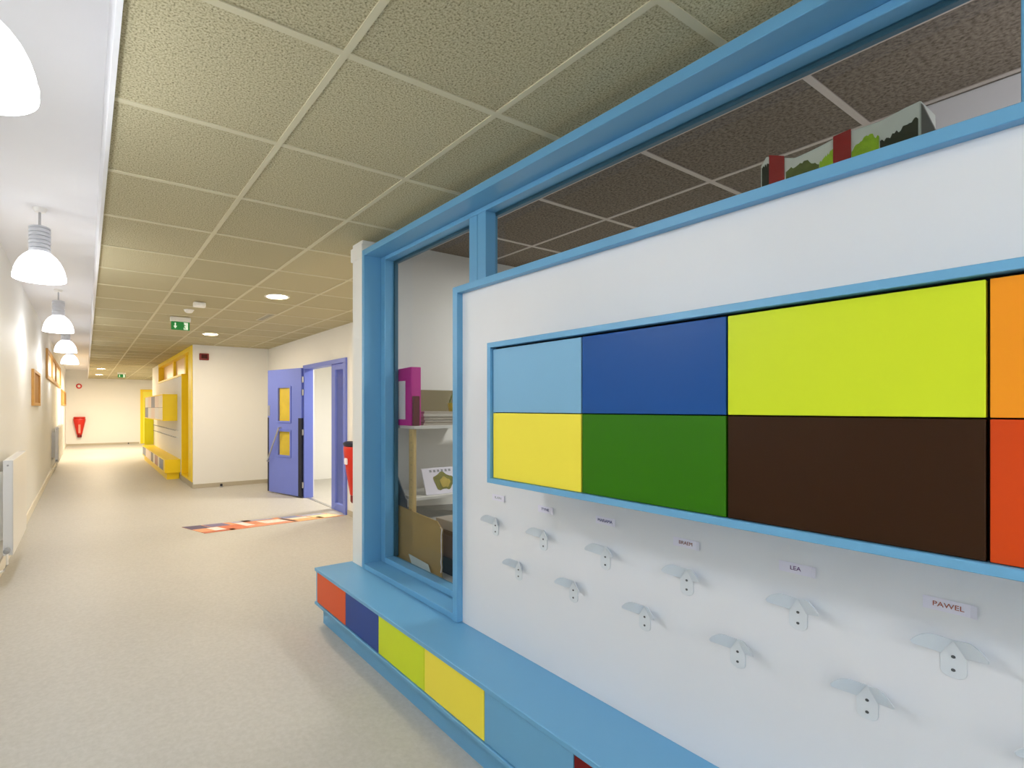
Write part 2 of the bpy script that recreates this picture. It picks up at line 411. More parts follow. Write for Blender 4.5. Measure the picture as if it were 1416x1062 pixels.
# ------------------------------------------------------------------ name tags
ink = {k: mat('ink_'+k, c, 0.7, 0.1, var=0) for k, c in dict(grey=(170, 172, 176), violet=(104, 96, 150), purple=(60, 52, 130), red=(150, 96, 90), plum=(104, 50, 120), rust=(168, 92, 70), clay=(190, 150, 130)).items()}
tags = [(1.682, 0.998, 'ILAN', 'grey', 'white name tag with barely readable pale lettering, farthest left'),
        (1.412, 0.992, 'TYNE', 'violet', 'white name tag with small violet lettering, second from the left'),
        (1.140, 0.9985, 'MARIAMA', 'purple', 'white name tag with a long dark purple name, under the green door'),
        (0.859, 0.984, 'BRAEM', 'red', 'white name tag with faint dull red lettering, left of the LEA tag'),
        (0.577, 0.983, 'LEA', 'plum', 'white name tag reading LEA in purple'),
        (0.308, 0.976, 'PAWEL', 'rust', 'white name tag reading PAWEL in rust red, nearest tag')]
for i, (y, z, txt, k, lb) in enumerate(tags):
    x = XP-0.0006
    t = thing('name_tag', lb, 'name tag', (x, y, z-0.013), 0, 'paper name tags above the coat hooks')
    m = MB()
    # slightly curling paper strip, its near end lifted off the wall
    n = 8; W = 0.040; H = 0.0135; A = []; Bv = []
    for q in range(n+1):
        yy = y+W-2*W*q/n; lift = 0.0008+0.004*(max(0, q/n-0.75)/0.25)**2
        A.append((x-lift, yy, z-H)); Bv.append((x-lift, yy, z+H))
    va = [m.bm.verts.new(p) for p in A]; vb = [m.bm.verts.new(p) for p in Bv]
    for q in range(n): m.bm.faces.new([va[q], va[q+1], vb[q+1], vb[q]])
    r = bmesh.ops.extrude_face_region(m.bm, geom=m.bm.faces[:])
    for v in r['geom']:
        if isinstance(v, bmesh.types.BMVert): v.co.x -= 0.0004
    m.build('paper_strip', M_paper, t)
    lettering(txt, 0.015, (x-0.0018, y+0.002 if txt != 'LEA' else y+0.004, z), (0, -1, 0), (0, 0, 1), ink[k], t, width={'LEA': 0.023, 'PAWEL': 0.046, 'MARIAMA': 0.058}.get(txt, 0.04))

# ------------------------------------------------------------------ pendant lamps over the left strip
def make_pendant():
    root = thing('pendant_lamp', 'x', 'lamp', (0, 0, 0), 0, 'white dome pendant lamps in a row')
    root.location = (0, 0, 0)
    prof = [(0.193, 0.004), (0.2, 0.0), (0.2, 0.035), (0.196, 0.038), (0.19, 0.075), (0.176, 0.115), (0.155, 0.155), (0.128, 0.19), (0.098, 0.217), (0.078, 0.23)]
    prof = [(r*0.8, z*0.82) for r, z in prof]
    sh_ = MB().lathe(prof, (0, 0, 0), 40).build('lamp_shade', M_glow, root, smooth=True)
    MB().lathe([(0.1602, 0.028), (0.1612, 0.0295), (0.1602, 0.031)], (0, 0, 0), 40).build('rim_bead', M_plw, sh_, smooth=True)
    nk = MB(); P = [(0.0, 0.188), (0.066, 0.188)]
    for k in range(6):
        z = 0.190+0.027*k
        P += [(0.066, z), (0.066, z+0.018), (0.058, z+0.019), (0.058, z+0.026)]
    P += [(0.066, 0.353), (0.066, 0.362), (0.045, 0.37), (0.0, 0.372)]
    P = [(max(r, 0.0008), z) for r, z in P]
    nk.lathe(P, (0, 0, 0), 28).build('louvred_neck', mat('pale_grey_metal', (204, 206, 212), 0.4), root, smooth=True)
    MB().tube([(0, 0, 0.37), (0, 0, 0.485)], 0.008).build('stem', M_steel, root, smooth=True)
    MB().lathe([(0.001, 0.47), (0.03, 0.472), (0.04, 0.485), (0.045, 0.4985)], (0, 0, 0), 24, cap=(False, True)).build('ceiling_rose', M_plw, root, smooth=True)
    return root
pl = make_pendant()
plist = [(1.80, 'cut off by the left edge of the picture, nearest lamp'), (4.31, 'second nearest, with its whole louvred neck in view'),
         (7.16, 'third from the camera'), (9.72, 'fourth from the camera, partly overlapped'), (12.25, 'smallest and farthest of the row'),
         (-0.75, 'added out of view beside the camera'), (-3.0, 'added out of view behind the camera')]  # unseen pendants continue the row, added to light the near wall
for i, (y, lb) in enumerate(plist):
    o = pl if i == 0 else copy_tree(pl)
    o.location = (-0.275, y, SOF-0.4985)
    o['label'] = 'glowing white dome pendant lamp '+lb

# ------------------------------------------------------------------ downlights
def make_down():
    root = thing('downlight', 'x', 'downlight', (0, 0, 0), 0, 'round recessed downlights')
    MB().lathe([(0.100, 0.0), (0.104, -0.004), (0.120, -0.004), (0.124, 0.0)], (0, 0, 0), 32).build('trim_ring', M_plw, root, smooth=True)
    MB().lathe([(0.0005, -0.002), (0.101, -0.002)], (0, 0, 0), 32, cap=(True, False)).build('diffuser', M_glow_w, root)
    return root
dl = make_down()
for i, (x, y, lb) in enumerate([(1.625, 4.86, 'nearest, by the corner of the blue window'), (1.60, 7.85, 'in front of the yellow pod corner'),
                                (0.378, 16.4, 'far down the corridor, nearer of the far pair'), (0.384, 19.3, 'farthest down the corridor'),
                                (0.69, -1.4, 'added out of view behind the camera'), (0.69, -3.3, 'added out of view at the near end of the corridor')]):  # unseen downlights are added to brighten the near wall
    o = dl if i == 0 else copy_tree(dl)
    o.location = (x, y, ZC-0.0005); o['label'] = 'bright round ceiling downlight '+lb

# ------------------------------------------------------------------ exit signs, detectors, vent
def make_exit():
    root = thing('exit_sign', 'x', 'exit sign', (0, 0, 0), 0, 'green exit signs')
    # local: faces -y, hangs from z = 0
    MB().box(-0.115, 0.115, -0.03, 0.03, -0.055, 0, 0.006).build('housing', M_plw, root)
    pn = MB().box(-0.105, 0.105, -0.006, 0.006, -0.155, -0.0555, 0.002).build('sign_plate', M_green, root)
    a = MB(); y = -0.0065
    a.prism([(x_, y, z_) for x_, z_ in [(-0.066, -0.07), (-0.052, -0.07), (-0.052, -0.108), (-0.038, -0.108), (-0.059, -0.14), (-0.080, -0.108), (-0.066, -0.108)]], (0, -0.0015, 0))
    a.build('arrow', M_greenw, pn)
    d = MB(); d.box(0.036, 0.084, y-0.0015, y, -0.148, -0.064)
    d.build('door_symbol', M_greenw, pn)
    f = MB()
    f.lathe([(0.0005, 0), (0.0085, 0), (0.0085, -0.0012), (0.0005, -0.0012)], (0.034, y-0.0016, -0.078), 12, 'Y')
    f.prism([(x_, y-0.0016, z_) for x_, z_ in [(0.026, -0.088), (0.044, -0.088), (0.060, -0.100), (0.056, -0.106), (0.043, -0.099), (0.042, -0.112), (0.056, -0.124), (0.053, -0.143), (0.046, -0.143), (0.048, -0.128), (0.034, -0.119), (0.026, -0.132), (0.008, -0.136), (0.007, -0.129), (0.021, -0.126), (0.030, -0.110), (0.031, -0.097), (0.020, -0.104), (0.015, -0.100)]], (0, -0.001, 0))
    f.build('running_figure', M_green, pn)
    return root
ex = make_exit()
ex.location = (0.985, 6.55, ZC-.004); ex['label'] = 'green and white exit sign with arrow hanging nearest the camera'
e2 = copy_tree(ex); e2.location = (0.96, 17.7, ZC-.004); e2['label'] = 'tiny distant green exit sign at the far end of the corridor'
d = thing('ceiling_sensor', 'small white boxy sensor on the ceiling above the exit sign', 'sensor', (1.015, 5.52, ZC))
MB().box(0.955, 1.075, 5.49, 5.56, ZC-0.055, ZC-.004, 0.01, 2).build('sensor_body', M_plw, d)
MB().lathe([(0.012, -0.006), (0.022, -0.003), (0.025, 0.0)], (1.015, 5.49, ZC-0.03), 16, 'Y', cap=(True, False)).build('sensor_lens', M_plw, d)
d = thing('smoke_detector', 'small round white smoke detector beside the exit sign', 'smoke detector', (0.99, 6.0, ZC))
MB().lathe([(0.001, -0.04), (0.03, -0.038), (0.045, -0.025), (0.05, -0.004)], (0.99, 6.0, ZC), 24, cap=(False, True)).build('detector_head', M_plw, d, smooth=True)
MB().lathe([(0.052, -0.012), (0.056, -0.010), (0.056, -0.0041)], (0.99, 6.0, ZC), 24, cap=(True, True)).build('detector_base', M_plw, d, smooth=True)
d = thing('air_vent', 'narrow slotted white air vent in the ceiling near the downlights', 'air vent', (1.865, 6.01, ZC))
v = MB(); v.box(1.815, 1.915, 5.75, 6.27, ZC-0.006, ZC-0.0042, 0.0008); v.build('vent_frame', M_grid, d)
for k in range(8):
    y = 5.80+k*0.058
    MB().box(1.83, 1.90, y, y+0.02, ZC-0.0075, ZC-0.0061).build('slot', M_screw, d)

# ------------------------------------------------------------------ wall devices
d = thing('fire_beacon', 'dark red rectangular alarm box high on the white wall beside the yellow frame', 'alarm', (1.78, PY0, 2.24))
MB().box(1.70, 1.858, PY0-0.045, PY0+.001, 2.237, 2.352, 0.008, 2).build('beacon_body', M_darkred, d)
MB().box(1.73, 1.828, PY0-0.052, PY0-.0455, 2.258, 2.331, 0.003).build('beacon_lens', mat('beacon_lens', (70, 8, 12), 0.2, 0.5), d)
ax = YF/0.602*(109-118)/(1700-109)
az = 1.4+30/(0.5158*1591)*YF
d = thing('fire_alarm', 'small round red and white alarm sounder high on the far end wall', 'alarm', (ax, YF, az))
MB().lathe([(0.095, 0.001), (0.095, -0.03), (0.07, -0.05), (0.0005, -0.052)], (ax, YF, az), 24, 'Y').build('sounder_body', mat('faded_red', (214, 60, 60), 0.4), d, smooth=True)
MB().lathe([(0.0005, -0.0625), (0.05, -0.06), (0.05, -0.0525)], (ax, YF, az), 24, 'Y').build('sounder_cap', M_plw, d, smooth=True)
def extinguisher(cx, cy, z0, rz, label, black_top, sc=1.0):
    t = thing('fire_extinguisher', label, 'fire extinguisher', (cx, cy, z0), rz, 'fire extinguishers under red covers')
    # local: back at y = 0, front to -y
    def ring(z, w, dp, n=20):
        return [(sc*w*math.cos(a), sc*(-dp*0.5-dp*0.5*math.sin(a)), z) for a in [2*PI*k/n for k in range(n)]]
    def loft(name, secs, m, par):
        mb = MB(); R = [[mb.bm.verts.new(p) for p in ring(*s_)] for s_ in secs]
        n = len(R[0])
        for a, b in zip(R, R[1:]):
            for k in range(n): mb.bm.faces.new([a[k], a[(k+1) % n], b[(k+1) % n], b[k]])
        mb.bm.faces.new(R[0][::-1]); mb.bm.faces.new(R[-1])
        return mb.build(name, m, par, smooth=True, local=True)
    for f in (1,):
        cov = loft('red_cover', [(0.09, 0.075, 0.13), (0.10, 0.085, 0.15), (0.36, 0.14, 0.20), (0.60, 0.19, 0.235), (0.68, 0.195, 0.24), (0.70, 0.185, 0.23)], M_red, t)
        loft('top_cap', [(0.7005, 0.18, 0.225), (0.72, 0.19, 0.25), (0.745, 0.19, 0.25), (0.76, 0.16, 0.21)], M_dark if black_top else M_red, t)
        loft('cylinder_base', [(0.0, 0.065, 0.13), (0.02, 0.075, 0.145), (0.0895, 0.075, 0.145)], M_darkred, t)
        st = MB(); st.box(-0.035, 0.035, -0.245*sc, -0.214*sc, *((0.48, 0.56) if black_top else (0.16, 0.48)), 0.01, 2); st.build('white_print', M_paper if black_top else mat('pink_print', (236, 150, 130), 0.5), t, local=True)
    return t
ex_x = YF/0.602*(109.7-118)/(1700-109.7)
extinguisher(ex_x, YF+0.001, 0.31, 0, 'red covered fire extinguisher on the far end wall of the corridor', False)
extinguisher(XD+0.001, 5.62, 0.22, -PI/2, 'red fire extinguisher with black top seen edge-on beside the blue door', True, 0.8)
# door stops
for x, y, lb in ((2.06, PY0-0.075, 'small dark door stop on the floor below the alarm box'), (YF/0.602*60/1522*0.985, YF-0.10, 'tiny dark door stop on the floor at the far wall')):
    t = thing('door_stop', lb, 'door stop', (x, y, 0))
    MB().lathe([(0.03, 0.0), (0.03, 0.012), (0.02, 0.016)], (x, y, 0), 16, cap=(True, True)).build('stop_base', M_grey, t, smooth=True)
    MB().lathe([(0.018, 0.0162), (0.022, 0.02), (0.022, 0.05), (0.015, 0.056)], (x, y, 0), 16, cap=(True, True)).build('rubber_stop', M_dark, t, smooth=True)

# ------------------------------------------------------------------ radiators
def radiator(y0, y1, label, zb=0.235, zt=0.985):
    t = thing('radiator', label, 'radiator', (-0.52, (y0+y1)/2, zb), 0, 'white panel radiators on the left wall')
    MB().box(-0.494, -0.488, y0, y1, zb, zt, 0.002).build('front_panel', M_rad, t)
    MB().box(-0.556, -0.495, y0, y0+0.004, zb, zt, 0.001).build('side_panel', mat('radiator_side', (218, 221, 226), 0.4), t)
    MB().box(-0.556, -0.495, y1-0.004, y1, zb, zt, 0.001).build('side_panel', MATS['radiator_side'], t)
    MB().box(-0.556, -0.55, y0+.005, y1-.005, zb, zt, 0.002).build('rear_panel', M_rad, t)
    g = MB()
    for k in range(int((y1-y0)/0.05)):
        yy = y0+0.02+k*0.05
        g.box(-0.549, -0.4945, yy, yy+0.034, zt-0.008, zt-0.002)
    g.build('top_grille', M_rad, t)
    f = MB()
    for k in range(int((y1-y0)/0.04)): f.box(-0.545, -0.498, y0+0.02+k*0.04, y0+0.022+k*0.04, zb+0.03, zt-0.03)
    fo = f.build('convector_fins', M_grey, t); fo['kind'] = 'stuff'
    for yy in (y0+0.12, y1-0.12): MB().box(XL+.0005, -0.557, yy, yy+0.03, zb+0.1, zt-0.1).build('wall_bracket', M_rad, t)
    vl = MB(); vl.lathe([(0.016, 0), (0.016, -0.03), (0.022, -0.032), (0.022, -0.075), (0.014, -0.08)], (-0.525, y0, zb+0.05), 16, 'Y', cap=(True, True))
    vl.build('valve', M_grey, t, smooth=True)
    MB().tube([(-0.525, y0-0.035, zb+0.03), (-0.525, y0-0.035, zb-0.06), (-0.545, y0-0.035, 0.13), (-0.575, y0-0.035, 0.115), (-0.6015, y0-0.035, 0.112)], 0.009, 10).build('pipe', M_plw, t, smooth=True)
    MB().lathe([(0.007, -0.006), (0.007, 0.0)], (-0.525, y0, zt-0.04), 12, 'Y', cap=(True, False)).build('bleed_plug', M_grey, t)
radiator(4.97, 6.0, 'white panel radiator at the left edge, nearest the camera')
radiator(12.9, 15.4, 'distant white radiator low on the left wall before the end wall')

# ------------------------------------------------------------------ wooden boards and high window on the left wall
def wood_board(y0, y1, z0, z1, label):
    t = thing('notice_board', label, 'board', (XL, (y0+y1)/2, z0), 0, 'wood framed boards on the left wall')
    x1 = XL+0.032; w = 0.085
    f = MB()
    f.box(XL+.0005, x1, y0, y1, z0, z0+w*.5, .002); f.box(XL+.0005, x1, y0, y1, z1-w*.5, z1, .002)
    f.box(XL+.0005, x1, y0, y0+w*1.6, z0+w*.5, z1-w*.5, .002); f.box(XL+.0005, x1, y1-w*1.6, y1, z0+w*.5, z1-w*.5, .002)
    f.build('wooden_frame', M_oak, t)
    MB().box(XL+.0005, XL+.012, y0+w*1.6, y1-w*1.6, z0+w*.5, z1-w*.5).build('backing', M_oakd, t)
wood_board(8.25, 9.42, 1.43, 1.925, 'honey wood framed board on the left wall above the nearest radiator')
wood_board(17.8, 21.4, 1.48, 1.95, 'small far wood framed board on the left wall near the end wall')
hw = sempty('window_2', (XL, 14, 1.94))
f = MB(); x0, x1 = XL+.0005, XL+.035
f.box(x0, x1, 11.1, 16.8, 1.94, 2.01, .002); f.box(x0, x1, 11.1, 16.8, 2.42, 2.49, .002)
for y in (11.1, 12.6, 14.2, 16.6): f.box(x0, x1, y, y+0.2, 2.0105, 2.4195, .002)
f.build('window_frame', M_oak, hw)
MB().box(x0, XL+.012, 11.3, 16.6, 2.0105, 2.4195).build('window_pane', mat('warm_frosted_pane', (242, 212, 158), 0.3, 0.5), hw)

# ------------------------------------------------------------------ blue door in the lobby
dr = sempty('door_1', (XD, 6.7, 0))
j = MB()
j.box(XD-0.03, XD+0.12, 7.40, 7.4545, 0, 2.0595, .002)          # hinge jamb
j.box(XD-0.03, XD+0.12, 5.95, 7.399, 2.0, 2.0595, .002)         # head
j.box(XD-0.03, XD+0.12, 5.951, 6.02, 0, 1.9995, .002)           # near jamb
j.build('door_frame', M_door, dr)
sl = MB()
sl.box(XD+0.0, XD+0.05, 6.33, 6.45, 0.0, 1.999, .002); sl.box(XD+0.0, XD+0.05, 6.021, 6.329, 0, 0.10, .002)
sl.box(XD+0.0, XD+0.05, 6.021, 6.329, 1.92, 1.999, .002); sl.box(XD+.05, XD+.135, 6.33, 6.36, 0, 1.999, .002)
sl.build('side_leaf', M_door, dr)
MB().box(XD+0.02, XD+0.028, 6.021, 6.329, 0.101, 1.919).build('side_pane', M_glass2, dr)
MB().box(XD+0.01, XD+0.06, 6.46, 7.39, 0.0, 0.006).build('threshold', M_steel, dr)
# open leaf, hinged at the far jamb
hx, hy = 2.886, 7.43
dx, dy = 2.625-hx, 8.23-hy
Ld = math.hypot(dx, dy)+0.02; ang = math.atan2(dy, dx)
leaf = thing('door_leaf', 'cornflower blue door leaf with two glazed panels standing open', 'door', (hx, hy, 0.02), ang)
# local: x along the leaf from the hinge, front face towards +y (seen), thickness 0.045
HT = 2.0
lf = MB()
wx0, wx1 = 0.27, 0.57
zs = [(0.0, 0.62), (1.0, 1.17), (1.70, HT)]
for z0, z1 in zs: lf.box(0, Ld, -0.0225, 0.0225, z0, z1)
for z0, z1 in ((0.62, 1.0), (1.17, 1.70)):
    lf.box(0, wx0, -0.0225, 0.0225, z0, z1); lf.box(wx1, Ld, -0.0225, 0.0225, z0, z1)
bmesh.ops.remove_doubles(lf.bm, verts=lf.bm.verts[:], dist=0.0001)
lf.build('leaf_panel', M_door, leaf, local=True)
for z0, z1 in ((0.62, 1.0), (1.17, 1.70)):
    g = MB().box(wx0, wx1, -0.004, 0.004, z0, z1); g.build('glazed_panel', M_amber, leaf, local=True)
    b = MB(); e = 0.028
    for s in (-1, 1):
        ya, yb = (0.0225, 0.036) if s > 0 else (-0.036, -0.0225)
        b.box(wx0-e, wx1+e, ya, yb, z0-e, z0, .002); b.box(wx0-e, wx1+e, ya, yb, z1, z1+e, .002)
        b.box(wx0-e, wx0, ya, yb, z0, z1, .002); b.box(wx1, wx1+e, ya, yb, z0, z1, .002)
    b.build('glazing_bead', M_door, leaf, local=True)
for x0_, x1_ in ((-0.002, 0.07), (Ld-0.03, Ld+0.004)):
    MB().box(x0_, x1_, -0.026, 0.026, 0.0, 1.22, .002).build('edge_guard', M_dark, leaf, local=True, label='dark rubber edge guard')
hb = MB(); hb.tube([(0.50, 0.03, 1.06), (0.50, 0.075, 1.06), (Ld-0.05, 0.075, 0.50), (Ld-0.05, 0.03, 0.50)], 0.012, 10)
hb.build('pull_handle', M_steel, leaf, local=True, smooth=True)
MB().box(Ld-0.06, Ld-0.015, 0.0225, 0.032, 1.25, 1.42, .003).build('lock_plate', M_steel, leaf, local=True)
for z in (0.18, 1.0, 1.62, 1.82): MB().tube([(-0.012, 0.0, z-0.045), (-0.012, 0.0, z+0.045)], 0.014, 12).build('hinge', M_steel, leaf, local=True, smooth=True)

# ------------------------------------------------------------------ picture strip on the lobby floor
def floor_pt(u, v): return (1.1994*(u-118)/(v-564), 0.7221*(1700-u)/(v-564))
st = thing('floor_mat', 'long narrow mat of colourful pictures lying on the lobby floor', 'mat', (1.9, 6.1, 0))
A, B_, C_, D_ = Vector((0.965, 6.33, 0)), Vector((1.14, 5.885, 0)), Vector((2.88, 5.93, 0)), Vector((2.70, 6.22, 0))
def q(u, v): return A.lerp(D_, u).lerp(B_.lerp(C_, u), v)
MB().prism([q(0, 0)+Vector((0, 0, .0005)), q(0, 1)+Vector((0, 0, .0005)), q(1, 1)+Vector((0, 0, .0005)), q(1, 0)+Vector((0, 0, .0005))], (0, 0, 0.003)).build('mat_base', mat('mat_peach', (226, 160, 120), 0.6, var=0.2, scale=9), st)
pc = [((90, 80, 112), 0, .12, 0, .45), ((232, 228, 224), .09, .16, .45, .85), ((196, 100, 72), .0, .2, .85, 1.0), ((120, 110, 150), .13, .26, .0, .4), ((216, 120, 84), .17, .30, .4, 1.0),
      ((238, 234, 230), .31, .37, .2, .75), ((214, 140, 110), .38, .44, .0, .6), ((226, 150, 120), .31, .60, .76, 1.0), ((240, 230, 220), .45, .61, .3, .74), ((170, 170, 196), .31, .60, .0, .18),
      ((70, 58, 40), .615, .645, .25, .95), ((150, 160, 200), .65, .78, .0, .35), ((240, 230, 206), .66, .80, .36, .62), ((232, 176, 120), .65, .86, .64, 1.0), ((182, 184, 206), .80, .98, .0, .3), ((240, 224, 176), .82, .99, .32, .9)]
for i, (c, u0, u1, v0, v1) in enumerate(pc):
    P = [q(u0, v0), q(u0, v1), q(u1, v1), q(u1, v0)]
    MB().prism([p+Vector((0, 0, .0036)) for p in P], (0, 0, 0.0006)).build('picture', mat('picture_%d' % i, c, 0.55, var=0.3, scale=22), st)

# ------------------------------------------------------------------ yellow pod joinery
yp = sempty('window_3', (PX, 10.0, 0.1))
XI = 1.715
y_ = MB()
y_.box(PX-.012, XI, 9.335, 9.68, 0.10, 2.495, .002)             # near stile
y_.box(PX-.012, XI, 9.681, 10.45, 0.10, 0.14, .002)             # foot
y_.box(PX-.012, XI, 9.681, 14.06, 2.42, 2.495, .002)            # head
y_.box(PX-.012, XI, 10.451, 14.06, 2.021, 2.06, .002)           # transom rail
y_.box(PX-.012, XI, 10.43, 10.449, 0.1405, 2.0205, .002)         # far jamb of the tall light
y_.box(PX-.012, PX+.245, 14.02, 14.059, 2.061, 2.419, .002)
y_.build('window_surround', M_yel, yp)
f = MB()
for yy in (10.42, 12.0): f.box(PX+.06, XI, yy, yy+0.14, 2.0605, 2.4195, .002)
f.build('mullion', M_yel, yp)
MB().box(XI+.001, XI+.006, 9.681, 14.019, 2.06, 2.42).build('window_pane', mat('lit_interior_pane', (246, 214, 170), 0.3, 0.5), yp)  # opaque pane; the lit interior behind it is put into the colour
MB().box(XI+.001, XI+.02, 9.681, 10.45, 0.14, 2.06).build('window_panel', M_yel, yp)
# cabinet
c2 = thing('wall_cabinet', 'distant yellow sided wall cabinet with pale doors on the yellow pod', 'cabinet', (1.46, 12.8, 1.137))
f = MB(); c0, c1 = 11.03, 14.58
f.box(1.324, PX-.0005, c0, c0+.02, 1.137, 1.677, .001); f.box(1.324, PX-.0005, c1-.02, c1, 1.137, 1.677, .001)
f.box(1.324, PX-.0005, c0+.0201, c1-.0201, 1.137, 1.157, .001); f.box(1.324, PX-.0005, c0+.0201, c1-.0201, 1.657, 1.677, .001)
f.build('cabinet_frame', M_yel, c2)
MB().box(1.35, PX-.001, c0+.021, c1-.021, 1.158, 1.656).build('carcass', M_black, c2)
for i in range(5):
    a = c0+.024+i*(c1-c0-.048)/5; b = a+(c1-c0-.048)/5
    for z0, z1, ks in ((1.1585, 1.404, ['cream', 'white', 'pale_pink', 'white', 'slate']), (1.408, 1.6555, ['cream', 'pale_pink', 'slate', 'pale_pink', 'white'])):
        MB().box(1.332, 1.349, a+.008, b-.008, z0, z1, .001).build('door', PANEL[ks[i]], c2, label=ks[i].replace('_', ' ')+' door')
# bench
b2 = thing('storage_bench', 'distant yellow low bench with small coloured fronts on the yellow pod', 'bench', (1.46, 12.9, 0))
MB().box(1.316, PX-.0005, 10.63, 15.15, .368, .39, .002).build('bench_top', M_yel, b2)
MB().box(1.316, PX-.0005, 10.63, 15.15, .13, .15, .002).build('base_board', M_yel, b2)
MB().box(1.316, PX-.0005, 10.63, 10.65, .1505, .3675).build('end_panel', M_yel, b2)
MB().box(1.36, PX-.013, 10.70, 15.08, 0, .1295).build('plinth', M_yel, b2)
MB().box(1.345, PX-.001, 10.651, 15.15, .1505, .3675).build('carcass', M_black, b2)
for y0, y1, k in ((10.655, 10.95, None), (10.96, 11.57, 'slate'), (11.58, 11.82, 'cream'), (11.83, 12.38, 'russet'), (12.39, 12.70, 'cream'), (12.71, 13.13, 'black'), (13.14, 14.36, 'pale_pink'), (14.37, 15.14, 'slate')):
    MB().box(1.325, 1.344, y0, y1, .152, .366, .001).build('front_panel', PANEL[k] if k else M_yel, b2)
t = tag(MB().box(1.371, PX+.001, 15.2, 15.24, .391, 1.14, .003).build('side_screen', M_lime_y), 'acid yellow upright screen at the far end of the yellow bench', 'screen')
for z, lb in ((0.945, 'upper'), (0.80, 'lower')):
    t = thing('peg_rail', lb+' thin grey peg rail on the white wall below the distant cabinet', 'peg rail', (PX, 12.6, z), 0, 'peg rails on the yellow pod')
    MB().box(PX-.012, PX-.0005, 10.9, 14.9, z-.008, z+.008, .002).build('rail', M_hook, t)
    for k in range(14):
        yy = 11.1+k*0.28
        MB().tube([(PX-.012, yy, z), (PX-.05, yy, z-.004), (PX-.06, yy, z+.012)], 0.006, 8).build('peg', M_grey, t)
# yellow door frame and leaf in the far wall
fd = sempty('door_2', (2.2, YF, 0))
g = MB(); g.box(1.84, 1.93, YF-.03, YF-.0005, 0, 2.12, .003); g.box(2.87, 2.96, YF-.03, YF-.0005, 0, 2.12, .003); g.box(1.931, 2.869, YF-.03, YF-.0005, 2.03, 2.12, .003)
g.build('door_frame', M_yel, fd)
MB().box(1.932, 2.868, YF-.018, YF-.001, 0.004, 2.029).build('door_panel', mat('lemon_paint', (250, 238, 70), 0.4), fd)
MB().tube([(2.0, YF-.019, 1.05), (2.0, YF-.07, 1.05), (2.1, YF-.07, 1.05)], 0.01, 8).build('door_handle', M_steel, fd)

# ------------------------------------------------------------------ store room contents behind the glass
M_shelf = mat('white_shelf', (226, 226, 222), 0.5)
sh = thing('shelving_unit', 'white shelving unit with a pale pine upright behind the tall window', 'shelf', (2.2, 2.9, 0))
for x in (1.80, 2.62):
    p = MB().box(x, x+0.022, 2.695, 2.75, 0, 1.262, .001).build('upright', M_pine, sh)
    if x < 2:
        hl = MB()
        for k in range(24): hl.lathe([(0.0002, -0.0004), (0.0035, -0.0004)], (1.80, 2.722, 0.12+k*0.048), 8, 'X', cap=(True, False))
        ho = hl.build('peg_holes', M_screw, p); ho['kind'] = 'stuff'
for z in (0.12, 0.62, 0.80, 1.265): MB().box(1.785 if z > 1 else 1.823, 2.619, 2.70 if z < 1 else 2.665, 3.012, z, z+0.02, .001).build('shelf_board', M_shelf, sh)
# magazine file
mf = thing('magazine_file', 'bright magenta magazine file with a white label standing at the window', 'file box', (1.80, 2.81, 1.285))
f = MB(); f.prism([(1.778, 2.688, 1.2855), (1.778, 2.936, 1.2855), (1.778, 2.936, 1.653), (1.778, 2.688, 1.662)], (0.075, 0, 0), .002)
f.build('file_body', mat('magenta_card', (206, 32, 160), 0.45, var=0.05), mf)
MB().box(1.7768, 1.7778, 2.757, 2.84, 1.325, 1.575).build('label_strip', M_paper, mf, label='white blank label')
fd_ = tag(MB().box(1.784, 1.83, 2.667, 2.6865, 1.2855, 1.475, .002).build('folder', mat('maroon_card', (96, 16, 40), 0.5)), 'dark maroon folder standing against the magenta file', 'folder')
# paper piles on the top shelf
for i, (x0, x1, y0, y1, n) in enumerate(((1.90, 2.15, 2.72, 2.98, 7), (2.17, 2.42, 2.71, 2.99, 5))):
    z = 1.2855
    for k in range(n):
        h = random.uniform(0.008, 0.02); o = random.uniform(-.012, .012)
        c = random.choice([(176, 170, 158), (198, 194, 184), (150, 142, 128), (210, 206, 200)])
        tag(MB().box(x0+o, x1+o, y0+o*.6, y1+o*.6, z, z+h, .001).build('paper_pile', mat('pile_%d_%d_%d' % c, c, 0.7)),
            'grey paper bundle in the %s stack on the top shelf, %s' % (['left', 'right'][i], ['at the bottom', 'second from the bottom', 'third from the bottom', 'fourth up', 'fifth up', 'sixth up', 'on top'][k]), 'paper', 'paper bundles on the top shelf')
        z += h+0.0004
    top = z
cbx = tag(MB().box(2.0, 2.45, 3.0, 3.11, 1.2855, 1.53, .004).build('storage_box', mat('khaki_card', (138, 130, 98), 0.7)), 'khaki cardboard box at the back of the top shelf', 'box')
yb = thing('toy_basket', 'small yellow and green basket on the papers beside the window edge', 'basket', (2.23, 2.80, top))
MB().lathe([(0.055, 0.0005), (0.07, 0.08), (0.064, 0.08), (0.05, 0.008)], (2.24, 2.80, top), 16, cap=(True, True)).build('basket_bowl', mat('basket_yellow', (214, 196, 40), 0.5), yb, smooth=True)
MB().tube([(2.24+.066*math.cos(a), 2.80, top+.078+.075*math.sin(a)) for a in [PI*k/10 for k in range(11)]], 0.006, 8).build('basket_handle', mat('basket_green', (120, 140, 50), 0.5), yb, smooth=True)
